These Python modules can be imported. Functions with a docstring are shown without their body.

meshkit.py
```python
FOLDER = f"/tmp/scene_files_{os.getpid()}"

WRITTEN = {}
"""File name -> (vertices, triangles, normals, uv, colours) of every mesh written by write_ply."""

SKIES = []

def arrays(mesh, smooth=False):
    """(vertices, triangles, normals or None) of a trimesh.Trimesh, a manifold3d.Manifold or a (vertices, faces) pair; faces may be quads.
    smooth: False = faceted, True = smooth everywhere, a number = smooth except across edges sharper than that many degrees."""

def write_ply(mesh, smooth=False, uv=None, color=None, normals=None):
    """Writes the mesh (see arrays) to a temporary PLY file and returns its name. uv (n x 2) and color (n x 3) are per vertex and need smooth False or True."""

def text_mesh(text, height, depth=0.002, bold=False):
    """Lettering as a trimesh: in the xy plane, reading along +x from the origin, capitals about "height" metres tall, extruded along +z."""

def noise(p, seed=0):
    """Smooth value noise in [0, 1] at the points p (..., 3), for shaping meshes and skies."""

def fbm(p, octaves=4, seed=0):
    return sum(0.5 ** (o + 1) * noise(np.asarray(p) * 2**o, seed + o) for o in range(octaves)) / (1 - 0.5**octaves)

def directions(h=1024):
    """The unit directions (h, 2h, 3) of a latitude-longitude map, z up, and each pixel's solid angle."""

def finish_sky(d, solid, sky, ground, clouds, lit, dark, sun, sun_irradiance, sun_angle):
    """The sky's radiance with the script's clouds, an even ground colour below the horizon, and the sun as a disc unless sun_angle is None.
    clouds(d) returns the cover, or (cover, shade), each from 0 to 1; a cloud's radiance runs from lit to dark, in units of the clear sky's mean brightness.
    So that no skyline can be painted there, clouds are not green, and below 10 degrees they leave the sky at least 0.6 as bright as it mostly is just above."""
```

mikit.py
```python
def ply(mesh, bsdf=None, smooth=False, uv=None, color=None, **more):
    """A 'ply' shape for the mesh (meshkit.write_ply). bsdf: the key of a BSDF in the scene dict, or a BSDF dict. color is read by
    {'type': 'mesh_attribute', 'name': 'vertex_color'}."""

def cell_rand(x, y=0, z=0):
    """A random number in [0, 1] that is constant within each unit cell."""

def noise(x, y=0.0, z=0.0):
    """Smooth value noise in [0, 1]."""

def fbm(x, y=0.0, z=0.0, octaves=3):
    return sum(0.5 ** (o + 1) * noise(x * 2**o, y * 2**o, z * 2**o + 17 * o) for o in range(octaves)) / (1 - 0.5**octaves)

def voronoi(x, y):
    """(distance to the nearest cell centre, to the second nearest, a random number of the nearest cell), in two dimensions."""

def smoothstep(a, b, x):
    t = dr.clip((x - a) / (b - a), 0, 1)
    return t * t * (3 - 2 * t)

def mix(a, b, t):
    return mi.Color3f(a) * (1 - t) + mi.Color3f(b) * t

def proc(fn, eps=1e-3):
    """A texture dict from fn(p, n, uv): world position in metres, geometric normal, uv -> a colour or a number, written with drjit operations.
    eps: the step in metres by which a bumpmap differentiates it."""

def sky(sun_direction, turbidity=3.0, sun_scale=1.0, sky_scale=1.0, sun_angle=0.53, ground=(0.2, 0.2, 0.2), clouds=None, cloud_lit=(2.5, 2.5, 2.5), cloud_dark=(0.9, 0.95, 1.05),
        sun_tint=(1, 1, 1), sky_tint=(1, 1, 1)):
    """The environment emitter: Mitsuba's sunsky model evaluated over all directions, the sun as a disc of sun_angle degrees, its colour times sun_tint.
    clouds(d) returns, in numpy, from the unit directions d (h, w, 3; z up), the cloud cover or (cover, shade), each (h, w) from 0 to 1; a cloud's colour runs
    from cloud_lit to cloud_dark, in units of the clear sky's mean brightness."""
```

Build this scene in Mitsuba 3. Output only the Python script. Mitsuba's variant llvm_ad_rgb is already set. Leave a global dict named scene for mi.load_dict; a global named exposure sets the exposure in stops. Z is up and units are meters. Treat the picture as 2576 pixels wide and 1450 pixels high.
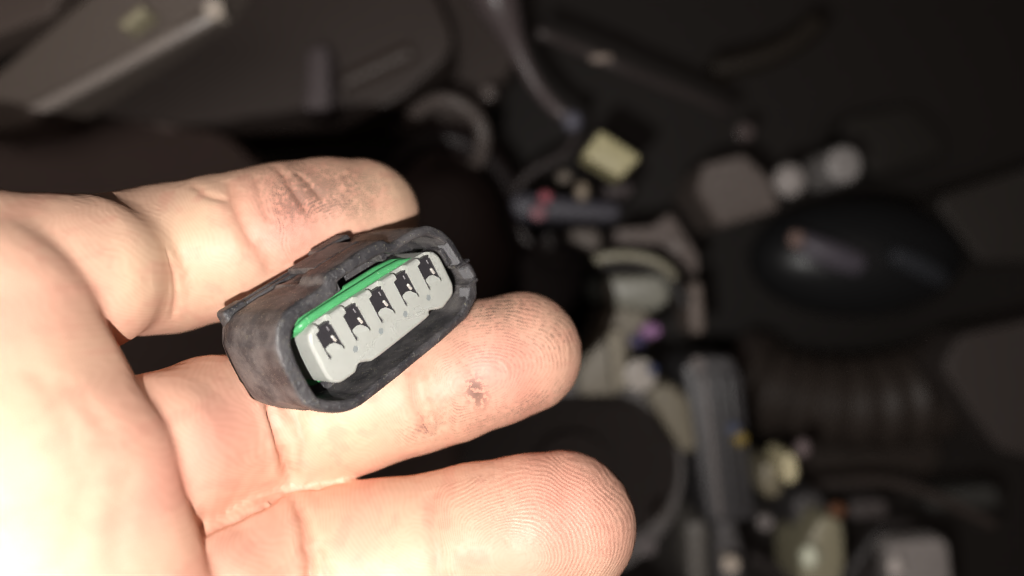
import math, random
import numpy as np, trimesh, mitsuba as mi, drjit as dr
import manifold3d as m3
import mikit, meshkit
from mikit import noise, fbm, smoothstep, mix, voronoi, cell_rand
from scipy.spatial import cKDTree

# ---------------------------------------------------------------- camera, light, exposure
CZ = 0.50                       # height of the lens above the bottom of the engine bay (metres)
FPX, PCX, PCY = 2231.0, 1288.0, 725.0   # focal length and centre, in pixels of a 2576 x 1450 view (for measuring only)
FLASH = np.array([-0.0115, -0.016, CZ + 0.002])
FLASH_POWER = 0.097
exposure = 0.0
scene, labels = {}, {}
T = mi.ScalarTransform4f
scene['camera'] = {'type': 'thinlens', 'fov': 60.0, 'fov_axis': 'x', 'aperture_radius': 0.0020, 'focus_distance': 0.119,
                   'near_clip': 0.01, 'far_clip': 10.0,
                   'to_world': T().look_at(origin=[0, 0, CZ], target=[0, 0, 0], up=[0, 1, 0])}
# the phone's flash, the main lamp: left of and below the lens
scene['camera_flash'] = {'type': 'point', 'position': FLASH.tolist(),
                         'intensity': {'type': 'rgb', 'value': [FLASH_POWER * 1.0, FLASH_POWER * 0.985, FLASH_POWER * 0.95]}}


# an added, unseen fill lamp above and left, lifting the shaded bay
lamp_to = T().translate([-0.5, 0.0, 1.9]).rotate([0, 1, 0], 15).rotate([1, 0, 0], 180)
scene['added_fill_lamp'] = {'type': 'rectangle', 'to_world': lamp_to.scale([1.0, 0.55, 1.0]), 'bsdf': {'type': 'diffuse', 'reflectance': {'type': 'rgb', 'value': 0.6}},
                         'emitter': {'type': 'area', 'radiance': {'type': 'rgb', 'value': [0.54, 0.455, 0.415]}}}
labels['added_fill_lamp'] = {'label': 'dim added fill lamp overhead, outside the frame', 'category': 'lamp'}


# ---------------------------------------------------------------- helpers
def at(x, y, d):
    """Point d millimetres below the lens seen at (x, y) of a 2576-wide photograph, in metres."""
    return np.array([(x - PCX) / FPX * d, -(y - PCY) / FPX * d, CZ * 1000 - d]) / 1000


def srgb(c):
    c = np.asarray(c, float) / 255
    return np.where(c <= 0.04045, c / 12.92, ((c + 0.055) / 1.055) ** 2.4)


def numbered(name):
    if not any(k == name or k.startswith(name + '__') for k in scene) and name not in labels:
        return name
    i = 1
    while any(k == f'{name}_{i:03d}' or k.startswith(f'{name}_{i:03d}__') for k in scene) or f'{name}_{i:03d}' in labels:
        i += 1
    return f'{name}_{i:03d}'


def obj(name, mesh, bsdf, parent=None, smooth=35):
    key = numbered((parent + '__' if parent else '') + name)
    scene[key] = mikit.ply(mesh, bsdf, smooth=smooth)
    return key


def tag(key, label, cat=None, group=None, kind=None):
    d = {'label': label}
    if cat: d['category'] = cat
    if group: d['group'] = group
    if kind: d['kind'] = kind
    labels[key] = d
    return key


def thing(name, label, cat, group=None):
    return tag(numbered(name), label, cat, group)


def mat(name, color, rough=0.5, metallic=0.0, spec=0.5, bump=None, bscale=0.0, **kw):
    d = {'type': 'principled', 'base_color': color if isinstance(color, dict) else {'type': 'rgb', 'value': [float(c) for c in color]},
         'roughness': rough, 'metallic': metallic, 'specular': spec, **kw}
    if bump is not None:
        d = {'type': 'bumpmap', 'arbitrary': bump, 'scale': bscale, 'bsdf': d}
    scene[name] = {'type': 'twosided', 'bsdf': d}
    return name


def surface_nets(F, origin, h):
    """Mesh of the zero level of the grid F (negative inside)."""
    nx, ny, nz = F.shape
    S = F < 0
    c = [S[i:nx - 1 + i, j:ny - 1 + j, k:nz - 1 + k] for i in (0, 1) for j in (0, 1) for k in (0, 1)]
    cnt = sum(x.astype(np.int8) for x in c)
    act = np.argwhere((cnt > 0) & (cnt < 8))
    idx = -np.ones((nx - 1, ny - 1, nz - 1), np.int64)
    idx[tuple(act.T)] = np.arange(len(act))
    corners = np.array([[i, j, k] for i in (0, 1) for j in (0, 1) for k in (0, 1)])
    val = np.stack([F[tuple((act + o).T)] for o in corners], 1)
    pos, num = np.zeros((len(act), 3)), np.zeros(len(act))
    for a in range(8):
        for b in range(a + 1, 8):
            if np.abs(corners[a] - corners[b]).sum() != 1: continue
            va, vb = val[:, a], val[:, b]
            on = (va < 0) != (vb < 0)
            t = np.where(on, va / np.where(on, va - vb, 1), 0)
            pos += on[:, None] * (corners[a] + t[:, None] * (corners[b] - corners[a]))
            num += on
    v = origin + h * (act + pos / num[:, None])
    faces = []
    for ax in range(3):
        sl0, sl1 = [slice(None)] * 3, [slice(None)] * 3
        sl0[ax], sl1[ax] = slice(0, -1), slice(1, None)
        A, B = S[tuple(sl0)], S[tuple(sl1)]
        e = np.argwhere(A != B)
        u, w = (ax + 1) % 3, (ax + 2) % 3
        lim = np.array([nx - 1, ny - 1, nz - 1])
        e = e[(e[:, u] > 0) & (e[:, w] > 0) & (e[:, u] < lim[u]) & (e[:, w] < lim[w])]
        def q(du, dw):
            o = e.copy(); o[:, u] -= du; o[:, w] -= dw
            return idx[tuple(o.T)]
        quad = np.stack([q(1, 1), q(0, 1), q(0, 0), q(1, 0)], 1)
        flip = ~A[tuple(e.T)]
        quad[flip] = quad[flip][:, ::-1]
        faces.append(quad)
    f = np.vstack(faces)
    return trimesh.Trimesh(v, np.vstack([f[:, [0, 1, 2]], f[:, [0, 2, 3]]]), process=False)


# ---------------------------------------------------------------- the setting: the dark engine bay behind
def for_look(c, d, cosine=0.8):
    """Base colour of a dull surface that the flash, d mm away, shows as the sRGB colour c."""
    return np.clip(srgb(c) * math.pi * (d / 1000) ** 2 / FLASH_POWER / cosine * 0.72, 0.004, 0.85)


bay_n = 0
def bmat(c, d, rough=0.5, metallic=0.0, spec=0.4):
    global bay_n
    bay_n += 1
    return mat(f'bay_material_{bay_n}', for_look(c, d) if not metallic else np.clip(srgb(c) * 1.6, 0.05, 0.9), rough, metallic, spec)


def spline(pts, n=10):
    p = np.asarray(pts, float)
    if len(p) < 3:
        return np.linspace(p[0], p[-1], n)
    from scipy.interpolate import CubicSpline
    s = np.r_[0, np.cumsum(np.linalg.norm(np.diff(p[:, :3], axis=0), axis=1))]
    return CubicSpline(s, p)(np.linspace(0, s[-1], n * (len(p) - 1)))


def tube_mesh(pts, r, sides=14, caps=True):
    p = spline(np.c_[np.asarray(pts, float), np.broadcast_to(r, (len(pts),))])
    q, rad = p[:, :3], p[:, 3]
    t = np.gradient(q, axis=0); t /= np.linalg.norm(t, axis=1, keepdims=True)
    up = np.array([0.12, 0.2, 1.0]); a = np.cross(t, up); a /= np.linalg.norm(a, axis=1, keepdims=True); b = np.cross(t, a)
    ang = np.arange(sides) * 2 * np.pi / sides
    rings = [q[i] + rad[i] * (np.cos(ang)[:, None] * a[i] + np.sin(ang)[:, None] * b[i]) for i in range(len(q))]
    return loft(rings)


def loft(rings):
    """Closed skin through rings of equally many points, the first and last capped flat by a fan."""
    n = len(rings[0]); V = np.vstack(rings + [np.mean(rings[0], 0)[None], np.mean(rings[-1], 0)[None]])
    f = []
    j = np.arange(n); k = (j + 1) % n
    for i in range(len(rings) - 1):
        a, b = i * n, (i + 1) * n
        f += [np.c_[a + j, a + k, b + k], np.c_[a + j, b + k, b + j]]
    e = len(rings) * n
    f += [np.c_[k, j, np.full(n, e)], np.c_[(len(rings) - 1) * n + j, (len(rings) - 1) * n + k, np.full(n, e + 1)]]
    m = trimesh.Trimesh(V, np.vstack(f), process=False)
    if m.volume < 0: m.invert()
    return m


def slab(poly_px, d, thick, r=3.0, tilt=(0, 0)):
    """A rounded plate or block whose top, d mm below the lens, has this outline; thick and r in mm; tilt: mm of fall per mm in x and y."""
    P = np.array([at(x, y, d)[:2] * 1000 for x, y in poly_px])
    area = np.sum(P[:, 0] * np.roll(P[:, 1], -1) - np.roll(P[:, 0], -1) * P[:, 1])
    if area < 0: P = P[::-1]
    cs = m3.CrossSection([P])
    if r > 0: cs = cs.offset(-r, m3.JoinType.Round, 2, 24).offset(r, m3.JoinType.Round, 2, 24)
    poly = max(cs.to_polygons(), key=len)
    seg = np.linalg.norm(np.roll(poly, -1, 0) - poly, axis=1)
    pts = np.vstack([poly[i] + (np.roll(poly, -1, 0)[i] - poly[i]) * np.linspace(0, 1, max(1, int(seg[i] / 3)), endpoint=False)[:, None] for i in range(len(poly))])
    t = np.roll(pts, -1, 0) - np.roll(pts, 1, 0); t /= np.linalg.norm(t, axis=1, keepdims=True)
    nrm = np.c_[t[:, 1], -t[:, 0]]
    e = min(r, 2.5, thick / 3)
    c = pts.mean(0)
    rings = []
    for inset, z in [(0, -thick), (0, -e), (e * 0.3, -e * 0.3), (e, 0)]:
        q = pts - nrm * inset
        zz = CZ * 1000 - d + z + (q - c) @ np.array(tilt)
        rings.append(np.c_[q, zz] / 1000)
    return loft(rings)


def ball(x, y, d, rx, ry=None, rz=None, sub=3):
    s = d / FPX / 1000
    m = trimesh.creation.icosphere(subdivisions=sub)
    m.apply_scale([rx * s, (ry or rx) * s, (rz or min(rx, ry or rx)) * s])
    m.apply_translation(at(x, y, d))
    return m


def hexbolt(x, y, d, r):
    """A flanged hexagon bolt head looking up, r in pixels."""
    s = r * d / FPX / 1000
    head = trimesh.creation.cylinder(s * 0.8, s * 0.7, sections=6); head.apply_translation([0, 0, s * 0.35])
    fl = trimesh.creation.cylinder(s, s * 0.25, sections=28)
    sh = trimesh.creation.cylinder(s * 0.5, s * 3, sections=20); sh.apply_translation([0, 0, -s * 1.6])
    out = []
    for m in (head, fl, sh):
        m.apply_translation(at(x, y, d)); out.append(m)
    return out


def bolt(x, y, d, r, c, label, rough=0.3):
    k = thing('bolt', label, 'bolt')
    m = bmat(c, d, rough, 0.0, 0.8)
    h, f, s = hexbolt(x, y, d, r)
    obj('head', h, m, k, False); obj('flange', f, m, k); obj('shank', s, m, k)


def piece(name, poly, d, thick, c, label, cat, r=3.0, rough=0.5, tilt=(0, 0), group=None):
    return tag(obj(name, slab(poly, d, thick, r, tilt), bmat(c, d, rough)), label, cat, group)


def hose(name, pts, d, r, c, label, cat, rough=0.45, spec=0.5):
    dd = np.broadcast_to(d, (len(pts),)); rr = np.broadcast_to(r, (len(pts),))
    P = [at(x, y, q) for (x, y), q in zip(pts, dd)]
    return tag(obj(name, tube_mesh(P, rr * dd / FPX / 1000), bmat(c, float(np.mean(dd)), rough, 0.0, spec), smooth=True), label, cat)


floor = trimesh.creation.box([1.6, 1.2, 0.02]); floor.apply_translation([0, 0, -0.012])
tag(obj('engine_bay_floor', floor, mat('floor_black', (0.022, 0.019, 0.017), 0.8)), 'black bottom of the engine bay', kind='structure')

# left: dark plastic covers and the steel rail
piece('engine_cover', [(-500, 250), (330, 300), (560, 330), (720, 480), (830, 760), (1330, 980), (1320, 1400), (1200, 1650), (-500, 1700)], 290, 40, (86, 74, 70),
      'large flat dark brown plastic engine cover behind the hand', 'engine cover', 18, 0.6)
piece('upper_cover', [(-300, 330), (60, 310), (430, 90), (620, -60), (1050, -120), (1160, 120), (1020, 240), (860, 330), (500, 345)], 300, 40, (42, 35, 32),
      'dark brown plastic panel below the steel rail at upper left', 'panel', 12, 0.55)
k = thing('steel_rail', 'tan grey steel rail running diagonally across the top left corner', 'rail')
obj('web', slab([(-160, 330), (50, 300), (560, 25), (640, -60), (330, -60), (-160, 250)], 255, 18, 2.0, (0.1, 0.3)), bmat((88, 79, 73), 255, 0.5), k)
obj('rolled_edge', tube_mesh([at(70, 288, 252), at(250, 196, 251), at(420, 105, 251), at(560, 30, 252)], [0.0020, 0.0021, 0.0021, 0.002]), bmat((122, 113, 107), 250, 0.3, 0, 0.9), k, True)  # paler than the web: the edge highlight is put into its colour
piece('corner_panel', [(-160, 150), (-160, -80), (190, -80), (130, 40)], 262, 14, (74, 64, 59), 'brown grey panel in the extreme top left corner', 'panel', 4, 0.5)
piece('plastic_clip', [(292, 62), (352, 10), (372, 26), (312, 76)], 240, 8, (150, 142, 116), 'small pale yellow clip on the steel rail', 'clip', 1.0, 0.3)
bolt(538, 24, 238, 25, (176, 164, 152), 'shiny round bolt at the upper end of the steel rail')
piece('bracket', [(758, 285), (770, 120), (826, 105), (832, 292)], 285, 20, (64, 57, 58), 'grey upright bracket strip right of the upper left panel', 'bracket', 2)
hose('hose', [(1035, 300), (1080, 262), (1125, 252), (1175, 275), (1212, 325), (1212, 380), (1188, 420)], [270, 264, 262, 262, 262, 265, 272], 20, (66, 59, 56),
     'grey hose bent into a hook above the top fingertip', 'hose')
hose('pipe', [(860, 215), (930, 180), (1040, 130)], 300, 26, (46, 38, 34), 'dim brown pipe between the upright bracket and the hooked hose', 'pipe')

# top centre and right
hose('hose', [(1225, -60), (1255, 20), (1285, 90), (1317, 160), (1355, 225), (1403, 278), (1440, 305)], [262, 262, 264, 266, 268, 270, 270], [62, 56, 34, 22, 19, 17, 16], (66, 58, 58),
     'long grey hose hanging down from the top edge of the photo', 'hose', 0.35)
tag(obj('hose_clamp', ball(1440, 306, 268, 24, 26, 20), bmat((76, 75, 84), 268, 0.3)), 'small bluish grey clamp at the lower end of the hanging hose', 'clamp')
hose('metal_pipe', [(1350, 82), (1456, 123), (1520, 152), (1627, 198), (1734, 240), (1830, 285)], [268, 264, 262, 268, 276, 288], 17, (46, 41, 40),
     'thin dark pipe slanting down to the right with one bright spot', 'pipe', 0.28, 0.9)
tag(obj('pipe_glint', ball(1512, 147, 258, 30, 12, 10), bmat((112, 100, 92), 258, 0.35)), 'small brownish highlight spot added on the thin slanting pipe', 'clip')  # coloured blob painting the pipe's highlight
hose('pipe', [(1788, 176), (1870, 160), (1948, 134), (2055, 53)], 330, 30, (24, 20, 16), 'faint olive brown pipe in the dark at the upper right', 'pipe')
k = thing('cream_relay', 'cream coloured rectangular relay above the middle of the dark bay', 'relay')
obj('cap', slab([(1510, 326), (1461, 390), (1563, 451), (1616, 395)], 232, 12, 1.2, (0.05, 0.05)), bmat((146, 138, 104), 232, 0.5), k)
obj('socket', slab([(1505, 318), (1450, 392), (1560, 462), (1626, 396)], 247, 22, 2), bmat((30, 26, 26), 247), k)
tag(obj('wire_plug', ball(1419, 446, 245, 20, 16, 16), bmat((92, 84, 76), 245)), 'small dull beige plug left of the cream relay', 'plug')
tag(obj('wire_plug', ball(1464, 483, 243, 18, 25, 16), bmat((112, 101, 88), 243)), 'small light beige plug just below the cream relay', 'plug')
tag(obj('wire', ball(1372, 497, 243, 17, 16, 12), bmat((132, 70, 78), 243)), 'bright pink wire end crossing the blue grey bar', 'wire')
tag(obj('wire', ball(1354, 536, 246, 20, 18, 12), bmat((124, 86, 92), 246)), 'pale pink wire end under the bright pink one', 'wire')
piece('crossbar', [(1268, 492), (1320, 482), (1600, 512), (1610, 560), (1300, 552)], 255, 18, (52, 50, 56), 'blue grey bar lying across under the cream relay', 'bar', 3)
piece('bracket', [(1515, 462), (1590, 455), (1600, 492), (1525, 500)], 262, 16, (58, 51, 51), 'dull grey block between cream relay and blue grey bar', 'bracket', 2)
piece('bracket', [(1432, 572), (1508, 575), (1520, 634), (1480, 630), (1433, 602)], 262, 16, (76, 69, 64), 'small tan bracket under the left part of the blue grey bar', 'bracket', 2)
piece('mounting_plate', [(1548, 575), (1640, 570), (1688, 535), (1718, 580), (1756, 640), (1760, 712), (1722, 655), (1680, 618), (1548, 612)], 275, 20, (76, 67, 63), 'brown grey mounting plate right of the small tan bracket', 'plate', 1)
piece('housing_block', [(1752, 480), (1768, 412), (1868, 390), (1935, 452), (1965, 528), (1813, 574)], 290, 40, (70, 62, 58),
      'brown grey lump left of the two whitish caps', 'housing', 2, 0.6, (0.15, 0.2))
tag(obj('white_cap', ball(1985, 455, 285, 40, 42, 30), bmat((122, 116, 113), 285, 0.4)), 'left and lower of the two whitish rounded caps at upper right', 'cap')
k = thing('white_cap', 'right and upper of the two whitish rounded caps at upper right', 'cap')
obj('body', slab([(2070, 370), (2165, 360), (2178, 440), (2155, 470), (2085, 455)], 285, 24, 6), bmat((108, 104, 102), 285, 0.4), k)
bolt(1873, 333, 310, 21, (52, 43, 42), 'dim reddish brown bolt above the two whitish caps')

# right: black reservoir and panels
k = thing('air_filter_housing', 'big black rounded air filter housing at the right', 'housing')
obj('shell', ball(2150, 650, 330, 265, 150, 120, 4), mat('black_gloss', (0.018, 0.018, 0.019), 0.35, 0, 0.4), k, True)
obj('rib', tube_mesh([at(1995, 600, 302), at(2065, 632, 300), at(2160, 665, 302)], [0.003, 0.0045, 0.004]), bmat((62, 58, 64), 302, 0.4), k, True)  # grey rib added to draw a highlight streak on the glossy shell
obj('rib', tube_mesh([at(2240, 640, 310), at(2300, 665, 312), at(2370, 705, 318)], [0.003, 0.004, 0.003]), bmat((36, 37, 40), 310, 0.4), k, True)  # second, dimmer highlight streak, also drawn as a grey rib
tag(obj('shell_glint', ball(2003, 603, 296, 20, 22, 14), bmat((100, 82, 76), 296)), 'small brown highlight spot added at the left end of the black housing', 'clip')  # brown blob painting the bright end of the shell's highlight
piece('side_panel', [(2340, 500), (2700, 380), (2720, 660), (2470, 665)], 340, 20, (30, 27, 25), 'dim grey panel right of the black air filter housing', 'panel', 5)
piece('side_panel', [(2365, 920), (2420, 840), (2700, 780), (2720, 1180), (2520, 1140), (2440, 1035)], 330, 20, (44, 39, 37), 'brown grey panel at the middle of the right edge', 'panel', 8)
k = thing('air_duct', 'large black round air duct in the shade behind the upper fingertip', 'duct')
obj('drum', ball(1130, 560, 340, 190, 260, 150, 4), bmat((46, 37, 35), 330, 0.6), k, True)
obj('collar', tube_mesh([at(1000, 420, 300), at(1130, 350, 292), at(1250, 430, 298), at(1290, 600, 305)], 0.004), bmat((24, 19, 19), 300), k, True)
# the ribbed hose: a run of rings on a tube
cp = [at(1880, 960, 385), at(2050, 1010, 372), at(2230, 1010, 372), at(2420, 930, 390)]
P = spline(np.array(cp), 14)
rr = 0.019 + 0.0016 * np.sin(np.arange(len(P)) * 1.57)
k = thing('ribbed_hose', 'thick very dark ribbed hose below the black air filter housing', 'hose')
obj('hose_wall', tube_mesh(P[::1], rr, 24), bmat((33, 28, 25), 375, 0.5), k, True)
obj('hose_end', tube_mesh([at(1860, 950, 388), at(1905, 968, 383)], 0.0225, 24), bmat((34, 29, 27), 375, 0.5), k, True)
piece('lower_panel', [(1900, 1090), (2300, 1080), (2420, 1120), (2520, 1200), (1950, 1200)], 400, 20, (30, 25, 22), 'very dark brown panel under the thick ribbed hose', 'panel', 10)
hose('cable', [(1450, 330), (1400, 400), (1330, 440), (1290, 520), (1330, 610), (1430, 660)], 285, 13, (36, 30, 29), 'thin brown cable looping left of the cream relay', 'cable')
hose('cable', [(1900, 1180), (2050, 1220), (2200, 1210), (2330, 1240), (2500, 1320)], 320, 14, (44, 38, 35), 'thin dark cable above the light grey box', 'cable')
hose('hose', [(1880, 1400), (1960, 1440), (2100, 1470), (2230, 1330), (2300, 1330)], 330, 22, (32, 28, 27), 'dark hose behind the lower cream sensor', 'hose')
piece('bracket', [(1300, 620), (1450, 600), (1475, 690), (1440, 800), (1310, 780)], 330, 30, (30, 24, 25), 'very dark block left of the greenish grey alloy flange', 'bracket', 8)
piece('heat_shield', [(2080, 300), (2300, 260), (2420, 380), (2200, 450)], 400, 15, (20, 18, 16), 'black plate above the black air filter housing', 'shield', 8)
piece('side_panel', [(2060, 1480), (2160, 1400), (2230, 1420), (2240, 1500)], 340, 20, (34, 31, 30), 'dark grey panel between lower cream sensor and light grey box', 'panel', 4)
bolt(1380, 610, 300, 15, (60, 50, 48), 'small brown bolt under the left end of the blue grey bar')
bolt(1480, 1370, 280, 14, (40, 34, 34), 'tiny dark bolt behind the lowest fingertip')
bolt(1700, 620, 262, 16, (84, 76, 72), 'small grey bolt on the brown grey mounting plate')
bolt(1230, 235, 290, 16, (66, 58, 55), 'small grey bolt right of the hooked hose')
piece('strap', [(2320, 1240), (2510, 1220), (2525, 1280), (2340, 1290)], 320, 12, (40, 39, 37), 'dim grey flat strap near the lower right corner', 'strap', 2)

# centre: alloy parts
k = thing('alloy_flange', 'greenish grey alloy flange with an arched rim right of the middle fingertip', 'flange')
obj('plate', slab([(1506, 692), (1680, 690), (1692, 758), (1650, 788), (1530, 774)], 255, 25, 4, (0.05, 0.1)), bmat((104, 102, 93), 255, 0.4), k)
obj('rim', tube_mesh([at(1497, 655, 248), at(1540, 645, 247), at(1595, 645, 247), at(1650, 660, 247), at(1694, 700, 250)], 0.0014), bmat((118, 113, 98), 248, 0.35), k, True)
piece('rubber_pad', [(1465, 700), (1530, 690), (1540, 768), (1480, 765)], 262, 14, (48, 53, 50), 'dark green pad left of the alloy flange', 'pad', 3)
piece('alloy_casting', [(1535, 760), (1640, 785), (1655, 860), (1590, 880), (1580, 990), (1530, 1004), (1435, 1008), (1455, 925), (1500, 850)], 265, 40, (100, 93, 82),
      'grey tan alloy casting right behind the middle fingertip', 'casting', 5)
piece('cast_ridge', [(1528, 830), (1568, 828), (1580, 980), (1546, 988)], 256, 14, (120, 112, 98), 'pale upright ridge beside the grey tan alloy casting', 'ridge', 1.5)
hose('hose', [(1500, 674), (1560, 668), (1630, 674), (1685, 705), (1718, 775)], 252, 12, (26, 22, 21), 'black hose hugging the arched rim of the alloy flange', 'hose')
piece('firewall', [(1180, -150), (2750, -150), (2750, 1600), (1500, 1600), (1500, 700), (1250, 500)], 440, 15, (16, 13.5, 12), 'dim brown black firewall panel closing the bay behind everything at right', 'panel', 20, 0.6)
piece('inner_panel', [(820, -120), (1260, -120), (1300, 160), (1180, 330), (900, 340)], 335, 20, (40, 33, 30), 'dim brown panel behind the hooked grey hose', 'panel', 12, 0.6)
tag(obj('wire', ball(1636, 832, 245, 28, 20, 16), bmat((124, 90, 124), 245)), 'purple wire end on the alloy casting', 'wire')
tag(obj('wire', ball(1603, 858, 247, 22, 16, 14), bmat((58, 52, 80), 247)), 'dark blue wire end beside the purple one', 'wire')
piece('support_bar', [(1728, 712), (1768, 706), (1778, 840), (1738, 845)], 275, 20, (88, 78, 72), 'tan upright bar right of the alloy flange', 'bar', 2)
bolt(1610, 944, 250, 40, (126, 118, 110), 'grey bolt on the right side of the alloy casting')
tag(obj('wire', ball(1642, 930, 244, 14, 13, 12), bmat((50, 56, 84), 244)), 'small blue wire end on the grey bolt', 'wire')
k = thing('pulley', 'large round black pulley under the lower gap between the fingers', 'pulley')
pc = at(1440, 1180, 275)
pd = trimesh.creation.cylinder(0.0345, 0.03, sections=64); pd.apply_translation(pc - [0, 0, 0.015])
obj('wheel', pd, mat('pulley_black', (0.12, 0.105, 0.10), 0.5), k)
ph = trimesh.creation.cylinder(0.012, 0.006, sections=40); ph.apply_translation(pc + [0, 0, 0.002])
obj('hub', ph, mat('pulley_hub', (0.135, 0.115, 0.11), 0.5), k)
piece('engine_mount', [(1612, 978), (1690, 962), (1738, 1005), (1768, 1180), (1775, 1330), (1740, 1335), (1716, 1140), (1668, 1066)], 266, 26, (98, 91, 78),
      'tan wedge shaped engine mount along the right side of the black pulley', 'mount', 3)
k = thing('ribbed_block', 'dark grey upright ribbed block with a light streak right of the lower fingers', 'block')
obj('body', slab([(1712, 915), (1780, 892), (1846, 898), (1872, 955), (1905, 1310), (1778, 1325), (1728, 1010)], 268, 30, 3), bmat((52, 50, 51), 268, 0.4, 0, 0.6), k)
for a, b, c in (((1768, 940), (1812, 1300), (92, 87, 86)), ((1800, 930), (1846, 1300), (58, 56, 57)), ((1832, 940), (1872, 1290), (46, 44, 45))):  # the palest rib carries the block's highlight line in its colour
    obj('rib', tube_mesh([at(*a, 264), at((a[0] + b[0]) / 2, (a[1] + b[1]) / 2, 263), at(*b, 264)], [0.0011, 0.0013, 0.0011]), bmat(c, 263, 0.35, 0, 0.7), k, True)
obj('top_bolt', hexbolt(1752, 916, 262, 26)[0], bmat((86, 80, 78), 262, 0.35), k, False)
tag(obj('wire', ball(1862, 1104, 258, 18, 18, 12), bmat((116, 98, 50), 258)), 'yellow wire end at the right side of the ribbed block', 'wire')
tag(obj('wire', ball(1846, 1080, 258, 18, 18, 12), bmat((62, 66, 82), 258)), 'blue grey wire end above the yellow one', 'wire')
piece('bracket', [(1722, 1315), (1785, 1305), (1790, 1480), (1730, 1480)], 262, 24, (78, 74, 70), 'grey bracket at the foot of the ribbed block, at the bottom edge', 'bracket', 3)
piece('bracket', [(1795, 1300), (1850, 1305), (1875, 1400), (1870, 1480), (1805, 1480)], 272, 24, (66, 63, 63), 'darker grey bracket right of the foot of the ribbed block', 'bracket', 3)
bolt(1838, 1420, 250, 22, (150, 138, 126), 'bright bolt at the bottom edge below the ribbed block')
bolt(1625, 1372, 270, 26, (72, 66, 66), 'dim grey bolt right of the lowest fingertip')
piece('tab', [(1640, 1300), (1672, 1245), (1690, 1310)], 270, 10, (74, 69, 66), 'small grey tab above the dim grey bolt', 'tab', 1)
bolt(1925, 1315, 262, 20, (92, 86, 84), 'small grey bolt left of the two cream sensors')
k = thing('cream_sensor', 'upper cream metal sensor of the pair at lower right, one face bright', 'sensor')
obj('body', slab([(1912, 1170), (1968, 1150), (1975, 1250), (1935, 1262), (1912, 1230)], 262, 20, 3), bmat((98, 91, 75), 262, 0.4), k)
obj('face', slab([(1970, 1146), (2004, 1138), (2014, 1190), (1995, 1245), (1976, 1246)], 254, 16, 2), bmat((178, 167, 134), 254, 0.4), k)
obj('knob', ball(2019, 1128, 256, 20, 24, 18), bmat((90, 78, 78), 256), k, True)
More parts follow.
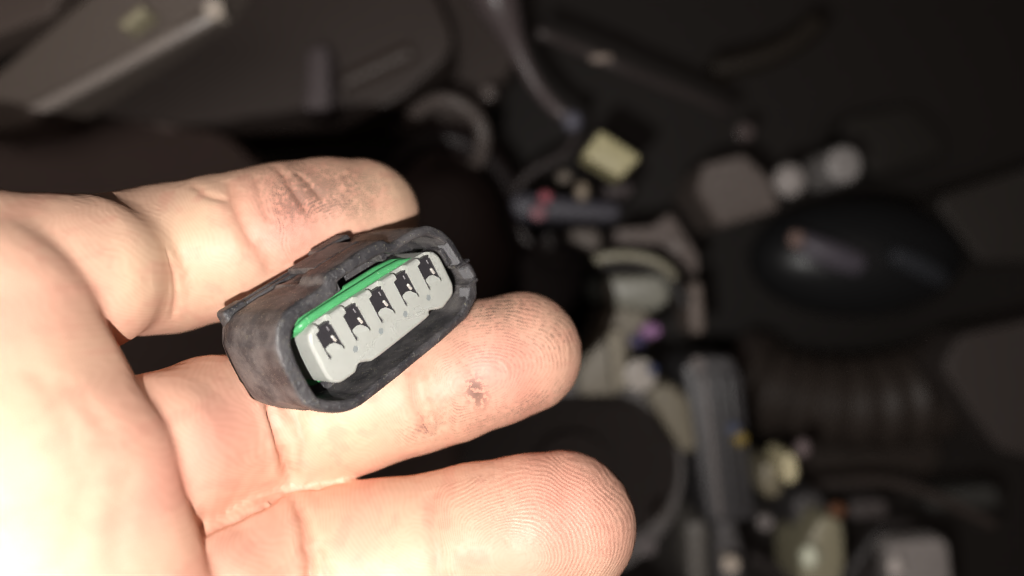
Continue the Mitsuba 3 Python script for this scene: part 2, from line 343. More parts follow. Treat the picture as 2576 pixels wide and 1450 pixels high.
piece('bracket', [(1992, 1255), (2060, 1230), (2100, 1290), (2060, 1390), (2000, 1400)], 275, 20, (50, 47, 47), 'dark grey bracket between the two cream sensors', 'bracket', 4)
k = thing('cream_sensor', 'lower cream metal sensor of the pair, cut off by the bottom edge', 'sensor')
obj('body', slab([(2070, 1290), (2125, 1310), (2132, 1420), (2110, 1500), (2015, 1500), (2010, 1400)], 262, 24, 4), bmat((116, 110, 91), 262, 0.4), k)
obj('tip', ball(2036, 1402, 254, 24, 30, 20), bmat((205, 192, 160), 254, 0.4), k, True)
tag(obj('rusty_nut', ball(2106, 1284, 258, 24, 20, 16), bmat((80, 50, 32), 258)), 'rusty brown nut on top of the lower cream sensor', 'nut')
piece('bracket', [(2135, 1262), (2235, 1256), (2240, 1308), (2140, 1312)], 290, 14, (54, 49, 48), 'dim grey plate right of the rusty nut', 'bracket', 2)
k = thing('grey_fuse_box', 'light grey box cut off by the bottom edge at lower right', 'box')
obj('lid', slab([(2226, 1366), (2390, 1352), (2405, 1520), (2246, 1520)], 280, 8, 4), bmat((112, 106, 103), 280, 0.45), k)
obj('latch', ball(2252, 1426, 272, 20, 26, 14), bmat((158, 149, 144), 272, 0.4), k, True)

# ---------------------------------------------------------------- the hand
def pmm(x, y, d):
    return at(x, y, d) * 1000


def chain(pts):
    return [(pmm(x, y, d), r * d / FPX) for x, y, r, d in pts]


F1p = chain([(-260, 655, 190, 100), (-60, 665, 192, 107), (120, 690, 200, 114.5), (205, 692, 204, 118.4)])
F1 = chain([(270, 672, 186, 126), (420, 652, 186, 133), (560, 622, 181, 135), (645, 598, 172, 137), (720, 580, 169, 138.5), (820, 560, 161, 141), (905, 549, 149, 144)])
F2p = chain([(100, 1240, 220, 107), (400, 1145, 206, 115), (540, 1095, 198, 125.5), (585, 1090, 190, 128.8)])
F2 = chain([(745, 1069, 166, 132), (900, 1023, 161, 132), (1050, 980, 155, 133.5), (1130, 954, 157, 134), (1230, 915, 158, 135), (1312, 889, 153, 136.5)])
F3p = chain([(330, 1640, 240, 107), (500, 1553, 234, 113.5), (620, 1490, 226, 120.5), (680, 1464, 220, 124)])
F3 = chain([(800, 1440, 212, 126), (1000, 1412, 205, 126.5), (1105, 1392, 198, 127), (1200, 1368, 198, 127), (1330, 1338, 193, 128), (1415, 1321, 185, 129)])
F4 = chain([(300, 2120, 240, 112), (600, 1990, 220, 118), (900, 1880, 205, 122), (1200, 1800, 195, 126), (1400, 1760, 180, 129)])
PALM = chain([(-420, 760, 215, 110), (-290, 740, 212, 110), (-185, 730, 208, 110), (-110, 850, 243, 109.5), (-105, 945, 255, 108.5), (-10, 1090, 258, 106), (104, 1235, 252, 103.5), (140, 1425, 252, 101.5), (200, 1610, 252, 101), (270, 1850, 258, 101)])
EDGE = chain([(-370, 690, 130, 106), (-165, 650, 130, 106), (18, 838, 132, 106), (122, 1020, 132, 106), (246, 1172, 130, 103), (292, 1385, 130, 101.5), (345, 1555, 132, 102), (405, 1750, 132, 102)])
PALM2 = chain([(-420, 860, 310, 104), (-130, 830, 280, 103), (-135, 1040, 335, 100), (-120, 1250, 395, 98), (-65, 1480, 415, 97), (30, 1850, 420, 97)])
THUMB = chain([(-500, 1900, 520, 98), (-200, 2300, 430, 86), (200, 2700, 330, 80), (500, 2900, 280, 80)])
WEB = chain([(380, 1280, 100, 112), (462, 1352, 84, 116)])
WRIST = chain([(-700, 1300, 520, 112), (-1100, 1500, 560, 120), (-1700, 1800, 600, 125)])
allp = np.array([p for c in (F1p, F1, F2p, F2, F3p, F3, F4, PALM, EDGE, PALM2, THUMB, WRIST) for p, r in c])
H = 0.66
lo = np.array([-150.0, -125.0, CZ * 1000 - 162.0]); hi = np.array([26.0, 34.0, CZ * 1000 - 58.0])
N = np.ceil((hi - lo) / H).astype(int)
GX, GY, GZ = (lo[i] + H * np.arange(N[i]) for i in range(3))


def smin(a, b, k):
    h = np.maximum(k - np.abs(a - b), 0) / k
    return np.minimum(a, b) - h * h * k * np.float32(0.25)


def chain_field(ch, k=3.0):
    out = None
    X, Y, Z = (g.astype(np.float32) for g in (GX[:, None, None], GY[None, :, None], GZ[None, None, :]))
    for (a, ra), (b, rb) in zip(ch[:-1], ch[1:]):
        ba = b - a; L = float(ba @ ba)
        pad = 14
        s = []
        for i, G in enumerate((GX, GY, GZ)):
            l, h_ = min(a[i] - ra, b[i] - rb) - pad, max(a[i] + ra, b[i] + rb) + pad
            s.append(slice(np.searchsorted(G, l), np.searchsorted(G, h_)))
        if any(q.stop <= q.start for q in s): continue
        px, py, pz = X[s[0]] - a[0], Y[:, s[1]] - a[1], Z[:, :, s[2]] - a[2]
        t = np.clip((px * ba[0] + py * ba[1] + pz * ba[2]) / L, 0, 1).astype(np.float32)
        d = np.sqrt((px - t * ba[0]) ** 2 + (py - t * ba[1]) ** 2 + (pz - t * ba[2]) ** 2) - (ra + (rb - ra) * t)
        if out is None: out = np.full(tuple(N), 40.0, np.float32)
        out[tuple(s)] = smin(out[tuple(s)], d.astype(np.float32), k)
    return out


def build_hand():
    D = smin(smin(chain_field(PALM, 1), chain_field(EDGE, 1), 8.0), chain_field(PALM2, 2), 11.0)
    D = smin(D, chain_field(THUMB, 6), 10.0); D = smin(D, chain_field(WRIST, 6), 12.0)
    f1 = smin(chain_field(F1p, 0.8), chain_field(F1, 0.8), 2.4)
    f2 = smin(chain_field(F2p, 0.8), chain_field(F2, 0.8), 1.6)
    f3 = smin(chain_field(F3p, 0.8), chain_field(F3, 0.8), 1.6)
    fing = smin(smin(f1, f2, 1.8), smin(f3, chain_field(F4, 1), 1.8), 1.8)
    D = smin(D, smin(fing, chain_field(WEB, 1), 2.5), 1.0)
    m = surface_nets(D, lo, H)
    m = max(m.split(only_watertight=False), key=lambda q: len(q.faces))
    trimesh.smoothing.filter_taubin(m, iterations=12)
    m = m.subdivide()
    trimesh.smoothing.filter_taubin(m, iterations=6)
    return m


# creases pressed into the palm side: (polyline in photo pixels, depth of the surface, groove depth mm, half width mm)
CREASES = [
    ([(575, 445), (600, 520), (632, 590), (665, 650), (700, 710)], 127, 0.45, 0.9),
    ([(640, 430), (662, 500), (690, 560)], 128, 0.16, 0.5),
    ([(688, 408), (720, 440), (748, 485), (778, 528)], 129, 0.32, 0.5),
    ([(745, 425), (780, 455), (815, 500)], 129, 0.22, 0.45),
    ([(480, 448), (500, 470), (545, 492), (580, 498)], 129, 0.25, 0.6),
    ([(418, 620), (446, 690), (450, 760), (436, 815)], 122, 0.3, 0.5),
    ([(440, 610), (475, 690), (478, 770)], 123, 0.15, 0.7),
    ([(684, 1000), (702, 1080), (718, 1140), (734, 1222)], 120, 1.0, 0.7),
    ([(742, 1030), (764, 1100), (760, 1160), (748, 1215)], 121, 0.28, 0.7),
    ([(490, 1352), (560, 1318), (620, 1288), (680, 1258), (730, 1230), (800, 1222), (865, 1214)], 118, 0.45, 0.45),
    ([(1028, 905), (1044, 980), (1062, 1050), (1090, 1110)], 124, 0.42, 0.85),
    ([(1060, 900), (1072, 970), (1090, 1030), (1112, 1085)], 124, 0.18, 0.5),
    ([(738, 1236), (762, 1292), (778, 1370), (790, 1450), (795, 1540)], 115, 0.8, 0.7),
    ([(800, 1355), (818, 1400), (832, 1460), (836, 1520)], 115, 0.3, 0.6),
    ([(1085, 1225), (1090, 1338), (1115, 1448), (1125, 1520)], 116, 0.28, 1.0),
    ([(140, 940), (230, 1030), (300, 1130)], 97, 0.13, 1.3),
    ([(260, 1080), (210, 1240), (170, 1420)], 96, 0.13, 1.3),
    ([(330, 1150), (300, 1300), (290, 1450)], 97, 0.13, 1.3),
    ([(60, 900), (160, 1050), (200, 1200)], 94, 0.13, 1.3),
]
hand_mesh = build_hand()
V = hand_mesh.vertices.copy(); Nn = hand_mesh.vertex_normals.copy()
up = Nn[:, 2] > 0.15
VU = V[up]; SEEN = cKDTree(np.c_[PCX + FPX * VU[:, 0] / (CZ * 1000 - VU[:, 2]), PCY - FPX * VU[:, 1] / (CZ * 1000 - VU[:, 2])])
disp = np.zeros(len(V)); fold = np.zeros(len(V))
for line, d, depth, wid in CREASES:
    Q = spline(np.array(line, float), 16)
    P = []
    for q in Q:                                   # the measured point, taken down to the skin
        near = SEEN.query_ball_point(q, 9.0)
        P.append(VU[near[int(np.argmax(VU[near, 2]))]] if near else pmm(q[0], q[1], d))
    P = np.array(P)
    P[2:-2] = (P[:-4] + P[1:-3] + P[2:-2] + P[3:-1] + P[4:]) / 5
    wob = 0.35 * (meshkit.noise(P * 0.9) - 0.5)
    P[:, :2] += wob[:, None]
    t, j = cKDTree(P).query(V)
    s = j / (len(P) - 1)
    end = np.clip(np.minimum(s, 1 - s) / 0.12, 0.0, 1) ** 0.7
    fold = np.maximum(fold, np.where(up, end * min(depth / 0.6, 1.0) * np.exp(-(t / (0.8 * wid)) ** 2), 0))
    disp -= np.where(up, end * (depth * np.exp(-(t / wid) ** 2) - 0.22 * depth * np.exp(-((t - 2.6 * wid) / (1.3 * wid)) ** 2)), 0)
disp += 0.45 * (meshkit.noise(V * 0.13) - 0.5) + 0.07 * (meshkit.noise(V * 0.6, 3) - 0.5)
hand_mesh.vertices = (V + Nn * disp[:, None]) / 1000
# uv: the plan position in mm, v raised by 0 to 1 where a fold runs
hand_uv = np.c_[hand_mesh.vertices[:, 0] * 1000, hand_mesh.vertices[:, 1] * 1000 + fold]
PITCH = 0.43


def xy(x, y, d):
    p = pmm(x, y, d)
    return float(p[0]), float(p[1])


TIPS = []   # (core of the fingerprint, finger direction, ridge squash)
for (cx, cy, d), (ax, ay), (bx, by), q in (((858, 588, 128), (645, 598), (905, 549), 0.50), ((1190, 962, 125), (1050, 982), (1312, 889), 0.34), ((1290, 1400, 117), (1105, 1392), (1415, 1319), 0.62)):
    e = np.array([bx - ax, -(by - ay)], float); e /= np.linalg.norm(e)
    TIPS.append((xy(cx, cy, d), (float(e[0]), float(e[1])), q))


def ridges(X, Y):
    """Ridge height 0..1 of the palm-side skin, from positions in mm."""
    w = fbm(X * 0.22 + 7.3, Y * 0.22 + 3.1, octaves=2) - 0.5
    w2 = noise(X * 0.9, Y * 0.9) - 0.5
    ph = X * 0.62 + Y * 0.62 + 3.2 * w
    amp = mi.Float(0.45)
    for (c, e, q) in TIPS:
        dx, dy = X - c[0], Y - c[1]
        a, b = dx * e[0] + dy * e[1], dy * e[0] - dx * e[1]
        ring = dr.sqrt(a * a * q + b * b * 1.15 + 0.06) + 1.6 * w + 0.1 * w2
        cross = 4.2 - a * 0.9 + 0.035 * b * b + 2.0 * w
        s = smoothstep(-8.0, -2.5, a + 0.05 * b * b)
        p2 = cross * (1 - s) + ring * s
        inside = smoothstep(11.0, 9.5, dr.abs(b)) * smoothstep(-9.5, -8.2, a)
        on = inside > 0.5
        ph = dr.select(on, p2, ph)
        amp = dr.select(on, 0.12 + 0.88 * smoothstep(0.8, 4.6, ring), amp)
    br = smoothstep(0.2, 0.55, noise(X * 2.3 + 11, Y * 2.3) * 0.6 + noise(X * 0.5, Y * 0.5 + 9) * 0.4)
    return (0.5 + 0.5 * dr.sin(ph * (2 * math.pi / PITCH))), amp * (0.35 + 0.65 * br)


def blobs(X, Y, items):
    out = mi.Float(0)
    for (x, y, d, rx, ry, ang, s) in items:
        c = xy(x, y, d); k = FPX / d
        ca, sa = math.cos(math.radians(ang)), math.sin(math.radians(ang))
        dx, dy = (X - c[0]) * k, (Y - c[1]) * k
        u, v = (dx * ca + dy * sa) / rx, (dy * ca - dx * sa) / ry
        out = out + s * dr.exp(-(u * u + v * v))
    return out


DIRT = [(770, 460, 129, 125, 60, -20, 1.0), (730, 520, 128, 70, 55, 0, 0.7), (860, 520, 129, 70, 60, 0, 0.35), (700, 600, 127, 40, 60, 0, 0.3), (900, 440, 131, 100, 40, -15, 0.4),
        (1190, 950, 125, 80, 90, 0, 0.45), (1300, 830, 128, 150, 110, 0, 0.22), (1130, 1030, 124, 50, 60, 0, 0.3), (1225, 770, 129, 110, 45, 5, 0.7), (1060, 1090, 124, 60, 28, 20, 0.75), (1300, 1030, 129, 160, 26, 20, 0.5),
        (1400, 820, 130, 60, 90, -30, 0.25), (1545, 1260, 122, 40, 70, 30, 0.35), (1000, 1060, 123, 60, 30, 0, 0.2)]
SMUDGE = [(1197, 985, 125, 30, 48, 15, 1.0)]
RED = [(720, 560, 128, 130, 110, 0, 0.7), (1250, 930, 126, 130, 110, 0, 0.9), (1420, 1300, 118, 170, 140, 0, 0.75), (180, 780, 112, 130, 110, 0, 0.5), (600, 1060, 119, 90, 110, 0, 0.4),
       (230, 1150, 95, 80, 240, -15, 0.28), (440, 1250, 104, 60, 200, -20, 0.4), (620, 1360, 114, 130, 60, 0, 0.3), (880, 1330, 116, 120, 80, 0, 0.2)]
PALE = [(520, 600, 126, 90, 150, 10, 0.9), (980, 470, 132, 90, 90, 0, 0.6), (860, 1060, 122, 110, 110, 0, 0.8), (800, 1380, 115, 60, 120, 0, 0.6), (1000, 1400, 115, 60, 130, 0, 0.5), (430, 720, 124, 40, 130, 0, 0.5)]


def skin_color(p, n, uv):
    X, Y = p.x * 1000, p.y * 1000
    r, amp = ridges(X, Y)
    big = fbm(X * 0.12, Y * 0.12 + 4, octaves=3)
    c = mix((0.66, 0.385, 0.268), (0.70, 0.43, 0.305), big)
    c = mix(c, (0.73, 0.305, 0.235), dr.clip(blobs(X, Y, RED), 0, 1))
    c = mix(c, (0.69, 0.475, 0.315), dr.clip(blobs(X, Y, PALE), 0, 1) * 0.8)
    c = mix(c, (0.64, 0.30, 0.22), 0.4 * smoothstep(0.48, 0.75, fbm(X * 0.45 + 3, Y * 0.45, octaves=4)))
    c = mix(c, (0.50, 0.20, 0.135), 0.6 * dr.clip(uv.y - Y, 0, 1))  # folds: redder skin, with the crevice shade painted into the tint
    # valleys between the ridges are a little darker and redder; grime sits in them
    c = c * (1 - amp * (1 - r) * mi.Color3f(0.075, 0.125, 0.135))
    dirt = dr.clip(blobs(X, Y, DIRT), 0, 1.4)
    speck = fbm(X * 2.2 + 31, Y * 2.2 + 5, octaves=3)
    g = dr.clip(dirt * (0.28 + 0.75 * smoothstep(0.7, 0.1, r) * amp) * smoothstep(0.3, 0.7, speck + 0.15 * dirt), 0, 0.8)
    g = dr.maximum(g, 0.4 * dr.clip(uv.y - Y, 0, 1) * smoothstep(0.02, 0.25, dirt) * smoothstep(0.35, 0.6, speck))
    sm = blobs(X, Y, SMUDGE)
    g = dr.maximum(g, 0.8 * dr.clip(sm, 0, 1) * smoothstep(0.48, 0.66, fbm(X * 2.6 + 8, Y * 2.6, octaves=4) + 0.2 * sm))
    c = mix(c, (0.075, 0.055, 0.045), g * 0.95)
    return c


def skin_height(p, n, uv):
    X, Y = p.x * 1000, p.y * 1000
    r, amp = ridges(X, Y)
    u, v = X * 0.82 + Y * 0.57, Y * 0.82 - X * 0.57
    lines = noise(u * 3.4 + 3, v * 0.9) + noise(u * 1.0, v * 3.0 + 8)
    return r * amp + 0.5 * fbm(X * 1.6, Y * 1.6 + p.z * 1600, octaves=3) + 0.45 * lines


mat('skin', mikit.proc(skin_color), 0.5, 0.0, 0.38, mikit.proc(skin_height, eps=4e-5), 4.2e-5)
scene['hand'] = mikit.ply(hand_mesh, 'skin', smooth=True, uv=hand_uv)
tag('hand', 'open hand with grimy fingertips cradling the black wiring connector', 'hand')

# ---------------------------------------------------------------- the wiring connector: u along the row of terminals, v across it, w out of its mouth (mm)
RM = np.array([[0.6411, -0.3618, 0.6768], [0.4855, 0.8742, 0.0075], [-0.5944, 0.3238, 0.7361]])
RT = np.array([-16.254, -2.918, -117.876 + CZ * 1000])


def place(m):
    m = m.copy() if isinstance(m, trimesh.Trimesh) else to_tm(m)
    m.vertices = (np.asarray(m.vertices) @ RM.T + RT) / 1000
    return m


def to_tm(man):
    q = man.to_mesh()
    return trimesh.Trimesh(np.array(q.vert_properties[:, :3]), np.array(q.tri_verts), process=False)


def to_man(tm):
    return m3.Manifold(m3.Mesh(np.asarray(tm.vertices, np.float32), np.asarray(tm.faces, np.uint32)))


def dense(poly, n=6, it=2):
    """Points along the closed polyline, n per edge, corners rounded a little; the same call on two polylines keeps them in step."""
    p = np.asarray(poly, float)
    q = np.vstack([p[i] + (p[(i + 1) % len(p)] - p[i]) * np.linspace(0, 1, n, endpoint=False)[:, None] for i in range(len(p))])
    for _ in range(it):
        q = 0.25 * np.roll(q, 1, 0) + 0.5 * q + 0.25 * np.roll(q, -1, 0)
    return q


def outward(q):
    t = np.roll(q, -2, 0) - np.roll(q, 2, 0); t /= np.linalg.norm(t, axis=1, keepdims=True) + 1e-9
    area = np.sum(q[:, 0] * np.roll(q[:, 1], -1) - np.roll(q[:, 0], -1) * q[:, 1])
    return np.c_[t[:, 1], -t[:, 0]] * np.sign(area)


def rbox(u0, u1, v0, v1, w0, w1, r=0.25):
    s = m3.Manifold.sphere(r, 12)
    pts = [s.translate([a, b, c]) for a in (u0 + r, u1 - r) for b in (v0 + r, v1 - r) for c in (w0 + r, w1 - r)]
    return m3.Manifold.batch_hull(pts)


KEY = [((-16.9, -2.5), (-14.9, -2.2)), ((-16.9, 1.7), (-14.9, 1.4)), ((-16.6, 4.3), (-14.6, 3.6)), ((-15.4, 6.3), (-13.7, 4.9)), ((-13.3, 7.5), (-12.3, 5.6)), ((-9.5, 7.6), (-9.0, 5.65)),
       ((-7.0, 7.6), (-5.8, 5.65)), ((-6.1, 8.7), (-5.1, 7.1)), ((-1.0, 8.9), (-1.0, 7.2)), ((3.7, 8.8), (3.1, 7.0)), ((4.6, 7.6), (3.9, 6.3)), ((9.3, 7.6), (8.6, 6.3)), ((11.6, 6.9), (10.6, 5.7)),
       ((13.4, 5.2), (12.1, 4.4)), ((14.4, 3.1), (12.9, 2.8)), ((14.7, 1.0), (13.3, 0.6)), ((14.9, -0.4), (13.4, -0.5)), ((15.8, -1.5), (14.6, -1.1)), ((15.9, -3.3), (14.7, -3.1)),
       ((15.2, -4.3), (13.4, -3.7)), ((14.2, -6.1), (12.6, -4.9)), ((11.1, -7.8), (10.4, -6.4)), ((7.0, -8.2), (6.5, -6.8)), ((-2.7, -8.7), (-2.5, -7.2)), ((-9.5, -8.8), (-9.0, -7.3)),
       ((-11.8, -8.3), (-11.0, -6.9)), ((-14.0, -7.1), (-12.6, -6.0)), ((-15.6, -5.5), (-13.9, -5.0)), ((-16.7, -4.0), (-14.7, -4.0))]
OUT, INN = dense([k[0] for k in KEY]), dense([k[1] for k in KEY])
NO, NI = outward(OUT), outward(INN)


def ring(q, w, wob=0.0):
    r = np.c_[q, np.full(len(q), float(w))]
    if wob: r[:, 2] += wob * (meshkit.noise(np.c_[q * 0.35, np.full(len(q), 3.0)]) - 0.5)
    return r


low = OUT.copy(); low[:, 1] = np.where((low[:, 0] > -9.5) & (low[:, 0] < 6), np.minimum(low[:, 1], 7.5), low[:, 1])
bul = np.clip(-NO[:, :1] * 1.3 - 0.2, 0, 1)
rings = [ring(low - NO * 0.9, -14.4), ring(low - NO * 0.2 + NO * bul * 0.5, -13.6), ring(low + NO * bul * 0.6, -11.8), ring(low + NO * bul * 0.5, -9), ring(low + NO * bul * 0.3, -7.0), ring(OUT, -6.2), ring(OUT, -3.0), ring(OUT, -0.7, 0.3), ring(OUT - NO * 0.12, -0.32, 0.3), ring(OUT - NO * 0.4, -0.05, 0.3),
         ring(INN + NI * 0.45, 0.0, 0.3), ring(INN + NI * 0.15, -0.12, 0.3), ring(INN, -0.5, 0.2), ring(INN, -2.2), ring(INN, -2.4), ring(INN - NI * 0.1, -5.0), ring(INN - NI * 0.15, -8.0)]
housing = loft(rings)
housing = trimesh.Trimesh(housing.vertices, housing.faces, process=False)
hv = housing.vertices
housing.vertices = hv + housing.vertex_normals * (0.22 * (meshkit.noise(hv * 0.55, 5) - 0.5) * (hv[:, 2] < -0.5))[:, None]


def plastic_color(p, n, uv):
    X, Y, Z = p.x * 1000, p.y * 1000, p.z * 1000
    dust = fbm(X * 0.35 + 3, Y * 0.35, Z * 0.35, octaves=4)
    fine = fbm(X * 3.0, Y * 3.0, Z * 3.0, octaves=3)
    out = smoothstep(0.1, 0.7, -(n.x * 0.64 + n.y * 0.35 - n.z * 0.4))   # the outside, rubbed and dusty
    c = mix((0.03, 0.028, 0.031), (0.062, 0.057, 0.06), smoothstep(0.35, 0.7, dust))
    c = mix(c, (0.19, 0.17, 0.158), smoothstep(0.2, 0.8, dust * 0.6 + fine * 0.3) * 0.75 * (0.2 + 0.8 * out))
    c = mix(c, (0.16, 0.145, 0.115), 0.3 * smoothstep(0.62, 0.8, fine))
    return mix(c, (0.30, 0.27, 0.16), 0.5 * smoothstep(0.86, 0.92, noise(X * 4.5 + 40, Y * 4.5, Z * 4.5)))


def plastic_height(p, n, uv):
    X, Y, Z = p.x * 1000, p.y * 1000, p.z * 1000
    return fbm(X * 1.1, Y * 1.1, Z * 1.1, octaves=4) + 0.25 * smoothstep(0.55, 0.8, noise(X * 6, Y * 6, Z * 6))


mat('black_plastic', mikit.proc(plastic_color), 0.42, 0.0, 0.5, mikit.proc(plastic_height, eps=4e-5), 2.2e-4)
con = thing('wiring_connector', 'black five-pin wiring connector with grey insert and green seal held in the fingers', 'connector')
obj('housing', place(housing), 'black_plastic', con, 40)

# rear flange, latch and its ribs
fl = [ring(low - NO * 0.3, -14.0), ring(low - NO * 0.2, -14.3), ring(low - NO * 0.2, -15.2), ring(low - NO * 0.6, -15.6), ring(low - NO * 1.5, -15.7)]
obj('rear_flange', place(loft(fl)), 'black_plastic', con, 40)
lk = obj('latch', place(rbox(-4.6, 3.4, 8.0, 8.95, -12.5, -5.2, 0.3)), 'black_plastic', con, 40)
obj('thumb_pad', place(rbox(0.2, 6.0, 7.6, 9.1, -14.6, -11.2, 0.5)), 'black_plastic', lk, 40)
obj('rib', place(rbox(-12.0, 0.4, 7.0, 7.9, -15.6, -14.8, 0.2)), 'black_plastic', con, 40)
obj('rib', place(rbox(-11.5, 0.4, 7.0, 7.8, -14.2, -13.4, 0.2)), 'black_plastic', con, 40)
obj('side_lug', place(rbox(-15.2, -11.4, 4.4, 8.2, -15.8, -13.2, 0.6)), 'black_plastic', con, 40)
for a, b in ((-0.4, -0.85), (-3.55, -4.0)):
    obj('lip_rib', place(rbox(13.2, 15.5, b, a, -6.0, 0.15, 0.2)), 'black_plastic', con, 40)
obj('edge_rib', place(rbox(12.2, 13.5, 0.2, 3.0, -5.5, -0.7, 0.3).rotate([0, 0, 9]).translate([0.2, -2.1, 0])), 'black_plastic', con, 40)
obj('hood_tab', place(rbox(2.5, 3.5, 5.9, 7.4, -5.0, -0.6, 0.25)), 'black_plastic', con, 40)
obj('hood_tab', place(rbox(-5.5, -4.4, 5.4, 7.4, -4.0, -1.4, 0.25)), 'black_plastic', con, 40)

# grey insert
GREY = [(-12.4, -2.6), (-12.4, 2.2), (-11.9, 3.4), (-10.6, 4.1), (9.4, 3.8), (10.5, 3.3), (11.1, 2.2), (11.3, -2.3), (10.6, -3.6), (8.1, -4.4), (7.0, -4.0), (6.05, -3.55), (5.7, -3.6), (5.45, -4.2),
        (-5.4, -4.65), (-6.6, -4.0), (-7.5, -3.7), (-7.8, -4.0), (-8.4, -4.5), (-10.9, -4.45), (-12.0, -3.7)]
G = dense(GREY, 6, 2); NG = outward(G)
e = 0.55
body = loft([ring(G, -9.0), ring(G, -e)] + [ring(G - NG * (e * (1 - math.cos(t))), -e + e * math.sin(t)) for t in np.radians([9, 18, 27, 36, 45, 54, 63, 72, 81])] + [ring(G - NG * e, 0.0)])
man = to_man(body)
SLOT = [(-1.45, 3.25), (-1.5, 3.05), (-2.1, 2.9), (-1.93, -0.9), (-1.75, -1.05), (-1.38, -0.8), (-1.72, 0.1), (-1.62, 0.5), (-0.8, 0.68), (-0.15, 0.5), (0.42, -0.25), (0.5, -1.0), (0.78, -0.7), (0.56, 2.85), (-0.5, 3.15)]
for i in range(5):
    u = (i - 2) * 4.5
    cs = m3.CrossSection([np.array(SLOT) + [u, 0]])
    cs = cs.offset(-0.1, m3.JoinType.Round, 2, 16).offset(0.18, m3.JoinType.Round, 2, 16).offset(-0.08, m3.JoinType.Round, 2, 16)
    man = man - m3.Manifold.extrude(cs, 6.0).translate([0, 0, -5.0])
    notch = m3.CrossSection([np.array([(-1.5, 2.9), (0.15, 2.85), (0.9, 4.0), (0.9, 6.0), (-1.45, 6.0)]) + [u, 0]])
    man = man - m3.Manifold.extrude(notch, 3.0).rotate([12, 0, 0]).translate([0, 0, -2.0])
    # the tongue below each opening sits a little lower than the face
    tg = m3.CrossSection([np.array([(-1.75, 0.0), (-0.2, -0.55), (0.42, -0.28), (0.5, 1.0), (-1.9, 1.0)]) + [u, 0]])
    man = man - m3.Manifold.extrude(tg, 1.0).rotate([-16, 0, 0]).translate([0, 0, -0.18])
for i in range(4):
    u = (i - 2) * 4.5 + 2.0
    man = man - m3.Manifold.cylinder(0.8, 0.38, 0.5, 28).translate([u, -1.78, -0.5])


def grey_color(p, n, uv):
    X, Y, Z = p.x * 1000, p.y * 1000, p.z * 1000
    c = mix((0.37, 0.37, 0.335), (0.395, 0.395, 0.36), fbm(X * 0.5, Y * 0.5, Z * 0.5, octaves=3))
    return mix(c, (0.22, 0.20, 0.16), 0.2 * smoothstep(0.68, 0.8, fbm(X * 2.5, Y * 2.5, Z * 2.5, octaves=3)))


mat('grey_plastic', mikit.proc(grey_color), 0.38, 0.0, 0.5, mikit.proc(lambda p, n, uv: fbm(p.x * 900, p.y * 900, p.z * 900, octaves=3), eps=4e-5), 1.2e-5)
ins = obj('insert', place(man), 'grey_plastic', con, 10.5)
mat('grey_recess', (0.235, 0.25, 0.245), 0.45)  # darker than the insert: shade of the recesses painted into the colour
for i in range(4):
    obj('dimple', place(m3.Manifold.cylinder(0.2, 0.42, 0.42, 28).translate([(i - 2) * 4.5 + 2.0, -1.78, -0.36])), 'grey_recess', ins, 30)
labels[ins] = {'label': 'pale grey terminal holder with five openings'}


def bar(a, b, wd, w0, w1):
    a, b = np.array(a, float), np.array(b, float)
    t = (b - a) / np.linalg.norm(b - a); n = np.array([-t[1], t[0]]) * wd / 2
    return m3.Manifold.extrude(m3.CrossSection([np.array([a - n, b - n, b + n, a + n])]), w1 - w0).translate([0, 0, w0])


marks = bar((-0.95, -2.05), (-0.9, -3.1), 0.17, -0.05, 0.09) + bar((-0.38, -2.0), (-0.3, -2.95), 0.17, -0.05, 0.09)
o = m3.CrossSection([np.array([(0.34 * math.cos(t), 0.4 * math.sin(t)) for t in np.linspace(0, 2 * math.pi, 24, endpoint=False)])])
marks += m3.Manifold.extrude(o - o.offset(-0.14, m3.JoinType.Round), 0.1).translate([0.16, -2.45, -0.05])
obj('raised_mark', place(marks), 'grey_plastic', ins, False)
marks = bar((-5.3, -2.0), (-5.25, -3.15), 0.17, -0.05, 0.09) + bar((-4.75, -2.1), (-4.66, -3.1), 0.17, -0.05, 0.09) + bar((-4.3, -2.1), (-4.22, -2.7), 0.17, -0.05, 0.09) + bar((-4.8, -2.65), (-4.2, -2.7), 0.15, -0.05, 0.1)
obj('raised_mark', place(marks), 'grey_plastic', ins, False)
pts = [(3.45, -1.85), (3.58, -3.2), (4.85, -3.3), (4.65, -1.95)]
marks = sum((bar(pts[i], pts[(i + 1) % 4], 0.14, -0.05, 0.08) for i in range(4)), m3.Manifold())
marks += bar((3.95, -2.2), (4.5, -2.75), 0.14, -0.05, 0.08) + bar((3.8, -2.85), (4.5, -2.75), 0.14, -0.05, 0.08)
obj('raised_mark', place(marks), 'grey_plastic', ins, False)

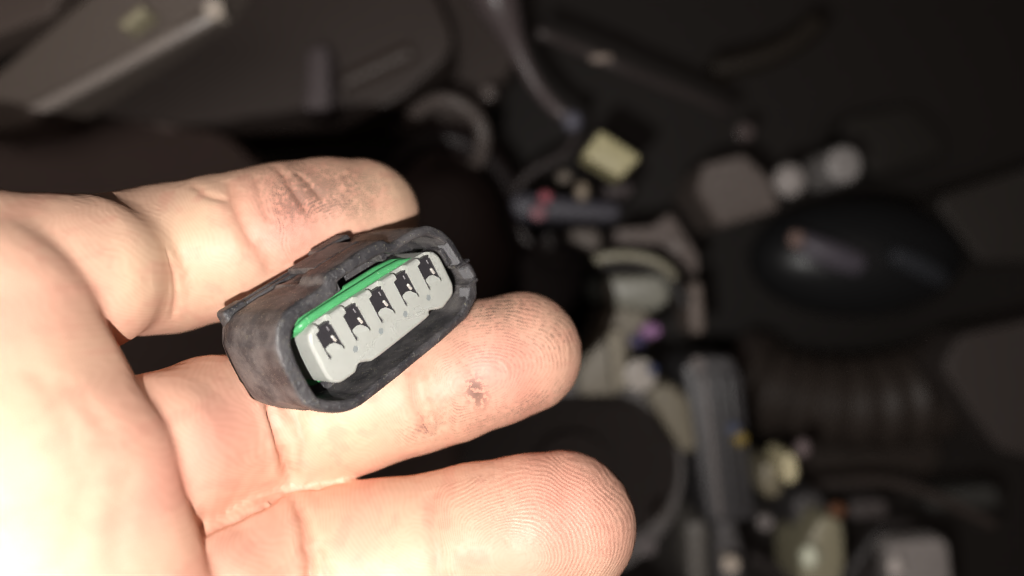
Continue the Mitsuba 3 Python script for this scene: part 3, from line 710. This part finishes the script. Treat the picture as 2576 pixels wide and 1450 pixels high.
mat('lip_highlight', (0.17, 0.165, 0.17), 0.4, 0, 0.5, mikit.proc(plastic_height, eps=4e-5), 1.5e-4)  # paler plastic painting the flash highlight along the rim chamfer
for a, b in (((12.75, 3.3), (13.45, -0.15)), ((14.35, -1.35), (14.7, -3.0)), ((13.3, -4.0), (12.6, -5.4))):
    obj('lip_highlight', place(bar(a, b, 0.62, -1.6, 0.02)), 'lip_highlight', con, 30)
mat('carrier_black', (0.03, 0.027, 0.03), 0.4, 0, 0.5)
mat('pin_metal', (0.88, 0.82, 0.75), 0.3, 0.6, 0.8)
mat('spring_metal', (0.30, 0.28, 0.29), 0.4, 0.5, 0.6)
for i in range(5):
    u = (i - 2) * 4.5
    tk = obj('terminal', place(rbox(u - 2.15, u + 0.8, -1.25, 3.3, -4.9, -0.4, 0.1)), 'carrier_black', con, 40)
    pin = m3.Manifold.batch_hull([m3.Manifold.sphere(0.2, 16).translate([u + a, b, w]) for a, b, w in ((-0.06, 1.35, -0.3), (0.1, 0.72, -0.28), (0.02, 1.0, -1.5))])
    obj('pin', place(pin), 'pin_metal', tk, True)
    gl = m3.Manifold.batch_hull([m3.Manifold.sphere(0.11, 12).translate([u + a, b, -0.42]) for a, b in ((-0.1, 2.75), (-0.05, 2.3))])
    obj('glint_bead', place(gl), 'spring_metal', tk, True)  # small metal bead added for a glint inside the opening
    obj('blade', place(bar((u - 2.02, 2.7), (u - 1.87, -0.75), 0.09, -1.2, -0.25)), 'spring_metal', tk, False)

# green seal round the insert
prof = [(-2.3, 0.02), (-2.35, 0.6), (-2.6, 0.9), (-3.0, 0.95), (-3.2, 0.45), (-3.55, 0.42), (-3.75, 1.05), (-4.2, 1.2), (-4.7, 1.15), (-5.1, 0.8), (-5.3, 0.02)]
Gs = dense([(x, max(y, -4.4)) for x, y in GREY if y > -3.5 or x < -7.8 or x > 6.1], 6, 3); NGs = outward(Gs)


def seal_color(p, n, uv):
    X, Y, Z = p.x * 1000, p.y * 1000, p.z * 1000
    c = mix((0.065, 0.30, 0.112), (0.08, 0.34, 0.13), fbm(X * 0.4, Y * 0.4, Z * 0.4, octaves=3))
    return mix(c, (0.45, 0.62, 0.42), 0.6 * smoothstep(0.87, 0.93, noise(X * 4, Y * 4, Z * 4)))


mat('green_rubber', mikit.proc(seal_color), 0.35, 0.0, 0.5)
def seal_ring(o_, w):
    st = lambda a, b, x: (lambda t: t * t * (3 - 2 * t))(np.clip((x - a) / (b - a), 0, 1))
    top = st(1.5, 4.0, Gs[:, 1])
    thin = 1 - st(1.0, 3.6, Gs[:, 1]) * (1 - st(8.2, 4.6, Gs[:, 0]))     # it tapers to nothing at the right end of the top side
    r = ring(Gs + NGs * (o_ * thin - 0.05 * (1 - thin))[:, None], w + 0.7)
    r[:, 2] -= 5.2 * (1 - top)
    return r


sk = obj('seal', place(loft([seal_ring(o_, w) for w, o_ in prof])), 'green_rubber', con, 40)
labels[sk] = {'label': 'bright green rubber seal around the grey insert'}
